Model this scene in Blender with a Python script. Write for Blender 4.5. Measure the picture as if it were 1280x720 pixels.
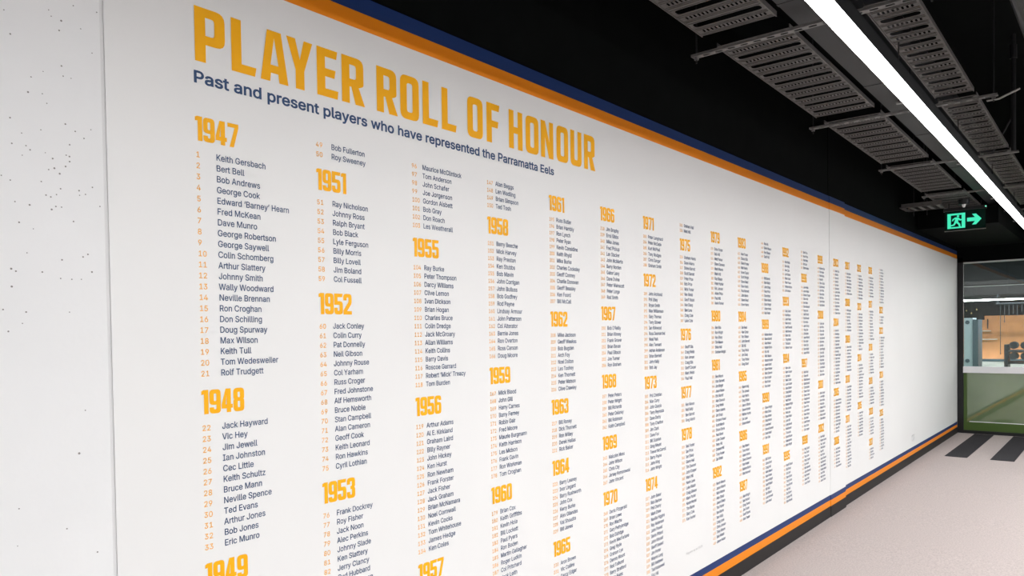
import bpy, bmesh, math, random
from mathutils import Vector, Matrix
from mathutils.geometry import tessellate_polygon
S = bpy.context.scene; C = S.collection
for o in list(bpy.data.objects): bpy.data.objects.remove(o)

# ---------------------------------------------------------------- camera
H = 1.5; D = 1.93494
f, yaw, pit, rol, cy = 928.16, 0.696176, -0.0211181, -0.014223, 437.74
fw = Vector((math.cos(yaw)*math.cos(pit), math.sin(yaw)*math.cos(pit), math.sin(pit)))
rt = Vector((math.sin(yaw), -math.cos(yaw), 0)); up = rt.cross(fw)
rt, up = (math.cos(rol)*rt+math.sin(rol)*up, -math.sin(rol)*rt+math.cos(rol)*up)
cd = bpy.data.cameras.new('camera'); cam = bpy.data.objects.new('camera', cd); C.objects.link(cam)
m = Matrix((rt, up, -fw)).transposed().to_4x4(); m.translation = Vector((0, -D, H)); cam.matrix_world = m
cd.sensor_width = 36; cd.lens = f*36/1280; cd.shift_y = (cy-360)/1280; cd.clip_start = .02
S.camera = cam

# ---------------------------------------------------------------- world, exposure, lamps' strengths
S.view_settings.view_transform = 'Standard'; S.view_settings.look = 'None'
S.view_settings.gamma = 1; S.view_settings.use_curve_mapping = False
S.view_settings.exposure = 0.0
W = bpy.data.worlds.new('world'); S.world = W; W.use_nodes = True
W.node_tree.nodes['Background'].inputs[0].default_value = (.01, .01, .012, 1)
LED_NEAR, LED_FAR, LED_GYM = 19.0, 113.0, 85.0

# ---------------------------------------------------------------- materials
def mat(name, col, rough=.6, metal=0, emit=None, es=0, spec=.5, noise=0, nscale=50, bump=0, bscale=200, trans=0, ior=1.45):
    M = bpy.data.materials.new(name); M.use_nodes = True; nt = M.node_tree
    b = nt.nodes['Principled BSDF']; I = b.inputs
    I['Base Color'].default_value = (*col, 1); I['Roughness'].default_value = rough; I['Metallic'].default_value = metal
    I['Specular IOR Level'].default_value = spec; I['IOR'].default_value = ior
    if trans: I['Transmission Weight'].default_value = trans
    if emit: I['Emission Color'].default_value = (*emit, 1); I['Emission Strength'].default_value = es
    tc = nt.nodes.new('ShaderNodeTexCoord')
    if noise:
        n = nt.nodes.new('ShaderNodeTexNoise'); n.inputs['Scale'].default_value = nscale; n.inputs['Detail'].default_value = 4
        nt.links.new(tc.outputs['Object'], n.inputs['Vector'])
        mx = nt.nodes.new('ShaderNodeMixRGB'); mx.blend_type = 'MIX'
        mx.inputs[1].default_value = (*[max(0, c*(1-noise)) for c in col], 1); mx.inputs[2].default_value = (*[min(1, c*(1+noise)) for c in col], 1)
        r = nt.nodes.new('ShaderNodeMapRange'); r.inputs[1].default_value = .3; r.inputs[2].default_value = .7
        nt.links.new(n.outputs['Fac'], r.inputs[0]); nt.links.new(r.outputs[0], mx.inputs[0]); nt.links.new(mx.outputs[0], I['Base Color'])
    if bump:
        n2 = nt.nodes.new('ShaderNodeTexNoise'); n2.inputs['Scale'].default_value = bscale; n2.inputs['Detail'].default_value = 3
        nt.links.new(tc.outputs['Object'], n2.inputs['Vector'])
        bp = nt.nodes.new('ShaderNodeBump'); bp.inputs['Strength'].default_value = bump; bp.inputs['Distance'].default_value = .01
        nt.links.new(n2.outputs['Fac'], bp.inputs['Height']); nt.links.new(bp.outputs[0], I['Normal'])
    return M
M = dict(
 white=mat('satin white mural vinyl', (.80, .80, .79), .55, spec=.3, noise=.012, nscale=1.5),
 concrete=mat('white painted concrete', (.80, .805, .805), .75, spec=.2, noise=.02, nscale=3, bump=.12, bscale=14),
 groove=mat('grey shadow joint sealant', (.70, .70, .70), .8),
 pit=mat('dark pin hole', (.24, .23, .22), .9),
 black=mat('matt black paint', (.0025, .003, .003), .9, spec=.06, noise=.2, nscale=6),
 duct=mat('black painted sheet metal', (.012, .012, .013), .5, spec=.3, noise=.15, nscale=5),
 tray=mat('grey galvanised tray steel', (.082, .076, .072), .5, metal=.2, noise=.15, nscale=30),
 strut=mat('grey slotted channel steel', (.14, .135, .13), .5, metal=.2, noise=.15, nscale=40),
 orange=mat('orange stripe vinyl', (.84, .25, .006), .5, spec=.3),
 yellow=mat('golden yellow lettering vinyl', (.94, .44, .003), .5, spec=.3),
 numeral=mat('orange numeral vinyl', (.90, .44, .08), .5, spec=.3),
 navy=mat('navy stripe vinyl', (.012, .038, .15), .5, spec=.3),
 ink=mat('navy lettering vinyl', (.036, .075, .17), .5, spec=.3),
 grey=mat('grey small print vinyl', (.45, .45, .45), .5),
 base=mat('charcoal baseboard vinyl', (.020, .018, .018), .6, spec=.3),
 carpet=mat('pinkish grey carpet', (.52, .45, .43), .95, spec=.05, noise=.16, nscale=110, bump=.3, bscale=320),
 stripe=mat('charcoal carpet stripe', (.055, .052, .056), .95, spec=.05, noise=.3, nscale=110, bump=.3, bscale=320),
 alu=mat('brushed aluminium', (.55, .57, .56), .4, metal=.6),
 frame=mat('black powder coat', (.01, .01, .011), .45),
 rail=mat('white painted rail', (.85, .84, .85), .5),
 green=mat('glossy green panel glass', (.14, .20, .095), .03, spec=.5, noise=.08, nscale=2.5, ior=2.1),
 dgreen=mat('dark green edging and painted reflection', (.06, .11, .02), .4),
 gymorange=mat('orange gym wall', (.74, .33, .145), .7, noise=.12, nscale=5),
 gymdark=mat('dark grey gym wall', (.016, .018, .019), .9, spec=.1),
 gymlight=mat('pale grey dado', (.5, .5, .5), .8),
 turf=mat('green gym turf', (.05, .14, .03), .9, noise=.3, nscale=60),
 blue=mat('pale blue panel', (.42, .52, .60), .4),
 steelblue=mat('dark blue grey steel', (.06, .10, .13), .5),
 iron=mat('dark grey iron', (.03, .04, .05), .5),
 led=mat('white LED diffuser', (.9, .9, .9), .5, emit=(.975, .99, 1), es=LED_NEAR),
 led2=mat('white ceiling LED diffuser', (.9, .9, .9), .5, emit=(.975, .99, 1), es=LED_FAR),
 ledg=mat('gym LED diffuser', (.9, .9, .9), .5, emit=(1, .99, .97), es=LED_GYM),
 exitg=mat('lit green pictogram', (.02, .3, .2), .5, emit=(.06, .85, .50), es=.85),
 ledgreen=mat('green indicator lamp', (.1, .6, .4), .5, emit=(.2, 1, .6), es=1.5),
 exitp=mat('dark acrylic sign panel', (.004, .02, .014), .2),
 plastic=mat('off white plastic', (.72, .72, .72), .4),
 gold=mat('brass ornament', (.5, .36, .12), .4, metal=.6),
)
g = bpy.data.materials.new('clear glass'); g.use_nodes = True; nt = g.node_tree; nt.nodes.clear()
out = nt.nodes.new('ShaderNodeOutputMaterial'); tr = nt.nodes.new('ShaderNodeBsdfTransparent'); gl = nt.nodes.new('ShaderNodeBsdfGlossy')
fr = nt.nodes.new('ShaderNodeFresnel'); mxs = nt.nodes.new('ShaderNodeMixShader'); fr.inputs[0].default_value = 1.5
tr.inputs[0].default_value = (.84, .88, .87, 1); gl.inputs['Roughness'].default_value = .01
nt.links.new(fr.outputs[0], mxs.inputs[0]); nt.links.new(tr.outputs[0], mxs.inputs[1]); nt.links.new(gl.outputs[0], mxs.inputs[2]); nt.links.new(mxs.outputs[0], out.inputs[0])
M['glass'] = g

# ---------------------------------------------------------------- helpers
def link(name, me, parent=None, loc=(0, 0, 0)):
    o = bpy.data.objects.new(name, me); C.objects.link(o); o.location = loc
    if parent: o.parent = parent
    return o
def tag(o, label=None, cat=None, group=None, kind=None):
    if label: o['label'] = label
    if cat: o['category'] = cat
    if group: o['group'] = group
    if kind: o['kind'] = kind
    return o
class MB:
    def __init__(s): s.v = []; s.f = []
    def box(s, x0, x1, y0, y1, z0, z1):
        n = len(s.v)
        s.v += [(x, y, z) for z in (z0, z1) for y in (y0, y1) for x in (x0, x1)]
        s.f += [tuple(n+i for i in q) for q in ((0, 2, 3, 1), (4, 5, 7, 6), (0, 1, 5, 4), (2, 6, 7, 3), (0, 4, 6, 2), (1, 3, 7, 5))]
        return s
    def hexa(s, pts):           # eight corners, bottom ring then top ring
        n = len(s.v); s.v += [tuple(p) for p in pts]
        s.f += [tuple(n+i for i in q) for q in ((3, 2, 1, 0), (4, 5, 6, 7), (0, 1, 5, 4), (1, 2, 6, 5), (2, 3, 7, 6), (3, 0, 4, 7))]
        return s
    def tube(s, a, b, r, r2=None, k=10):
        a = Vector(a); b = Vector(b); d = (b-a).normalized(); r2 = r if r2 is None else r2
        u = d.orthogonal().normalized(); w = d.cross(u); n = len(s.v)
        for p, rr in ((a, r), (b, r2)):
            for i in range(k):
                t = 2*math.pi*i/k; s.v.append(tuple(p+rr*(math.cos(t)*u+math.sin(t)*w)))
        for i in range(k):
            j = (i+1) % k; s.f.append((n+i, n+j, n+k+j, n+k+i))
        s.f.append(tuple(n+i for i in range(k))[::-1]); s.f.append(tuple(n+k+i for i in range(k)))
        return s
    def prism(s, loops, fn, t):  # flat outline with holes, thickness t; fn(x,y,d) -> xyz
        fl = [p for l in loops for p in l]
        tri = tessellate_polygon([[Vector((p[0], p[1], 0)) for p in l] for l in loops])
        n = len(s.v)
        ar = lambda a, b, c: (fl[b][0]-fl[a][0])*(fl[c][1]-fl[a][1])-(fl[b][1]-fl[a][1])*(fl[c][0]-fl[a][0])
        s.v += [fn(p[0], p[1], t) for p in fl]
        for a, b, c in tri:
            if abs(ar(a, b, c)) < 1e-12: continue
            if ar(a, b, c) < 0: b, c = c, b
            s.f.append((n+a, n+b, n+c))
        if t:
            n2 = len(s.v); s.v += [fn(p[0], p[1], 0) for p in fl]
            for a, b, c in tri:
                if abs(ar(a, b, c)) < 1e-12: continue
                if ar(a, b, c) > 0: b, c = c, b
                s.f.append((n2+a, n2+b, n2+c))
            k = 0
            for l in loops:
                for i in range(len(l)):
                    j = (i+1) % len(l); s.f.append((n+k+i, n+k+j, n2+k+j, n2+k+i))
                k += len(l)
        return s
    def mesh(s, name, material, fix=False):
        me = bpy.data.meshes.new(name); me.from_pydata(s.v, [], s.f); me.materials.append(material)
        if fix:
            bm = bmesh.new(); bm.from_mesh(me); bmesh.ops.recalc_face_normals(bm, faces=bm.faces); bm.to_mesh(me); bm.free()
        me.update(); return me
    def build(s, name, material, parent=None, loc=(0, 0, 0), fix=False):
        return link(name, s.mesh(name, material, fix), parent, loc)
def empty(name, loc, label, cat, group=None, kind=None):
    return tag(link(name, None, None, loc), label, cat, group, kind)
def copytree(o, parent=None):
    c = o.copy(); C.objects.link(c)
    if parent: c.parent = parent
    for ch in [x for x in C.objects if x.parent == o]: copytree(ch, c)
    return c
def rnd(pts, n=4):              # polygon with a radius per corner
    out = []; N = len(pts)
    for i, p in enumerate(pts):
        r = p[2] if len(p) > 2 else 0; P = Vector(p[:2])
        if r <= 0: out.append((P.x, P.y)); continue
        a = Vector(pts[i-1][:2])-P; b = Vector(pts[(i+1) % N][:2])-P; a.normalize(); b.normalize()
        p0 = P+a*r; p1 = P+b*r
        for k in range(n+1):
            t = k/n; q = p0*(1-t)**2+P*2*t*(1-t)+p1*t*t; out.append((q.x, q.y))
    return out
def rr(x0, y0, x1, y1, r, n=4): return rnd([(x0, y0, r), (x1, y0, r), (x1, y1, r), (x0, y1, r)], n)

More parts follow.
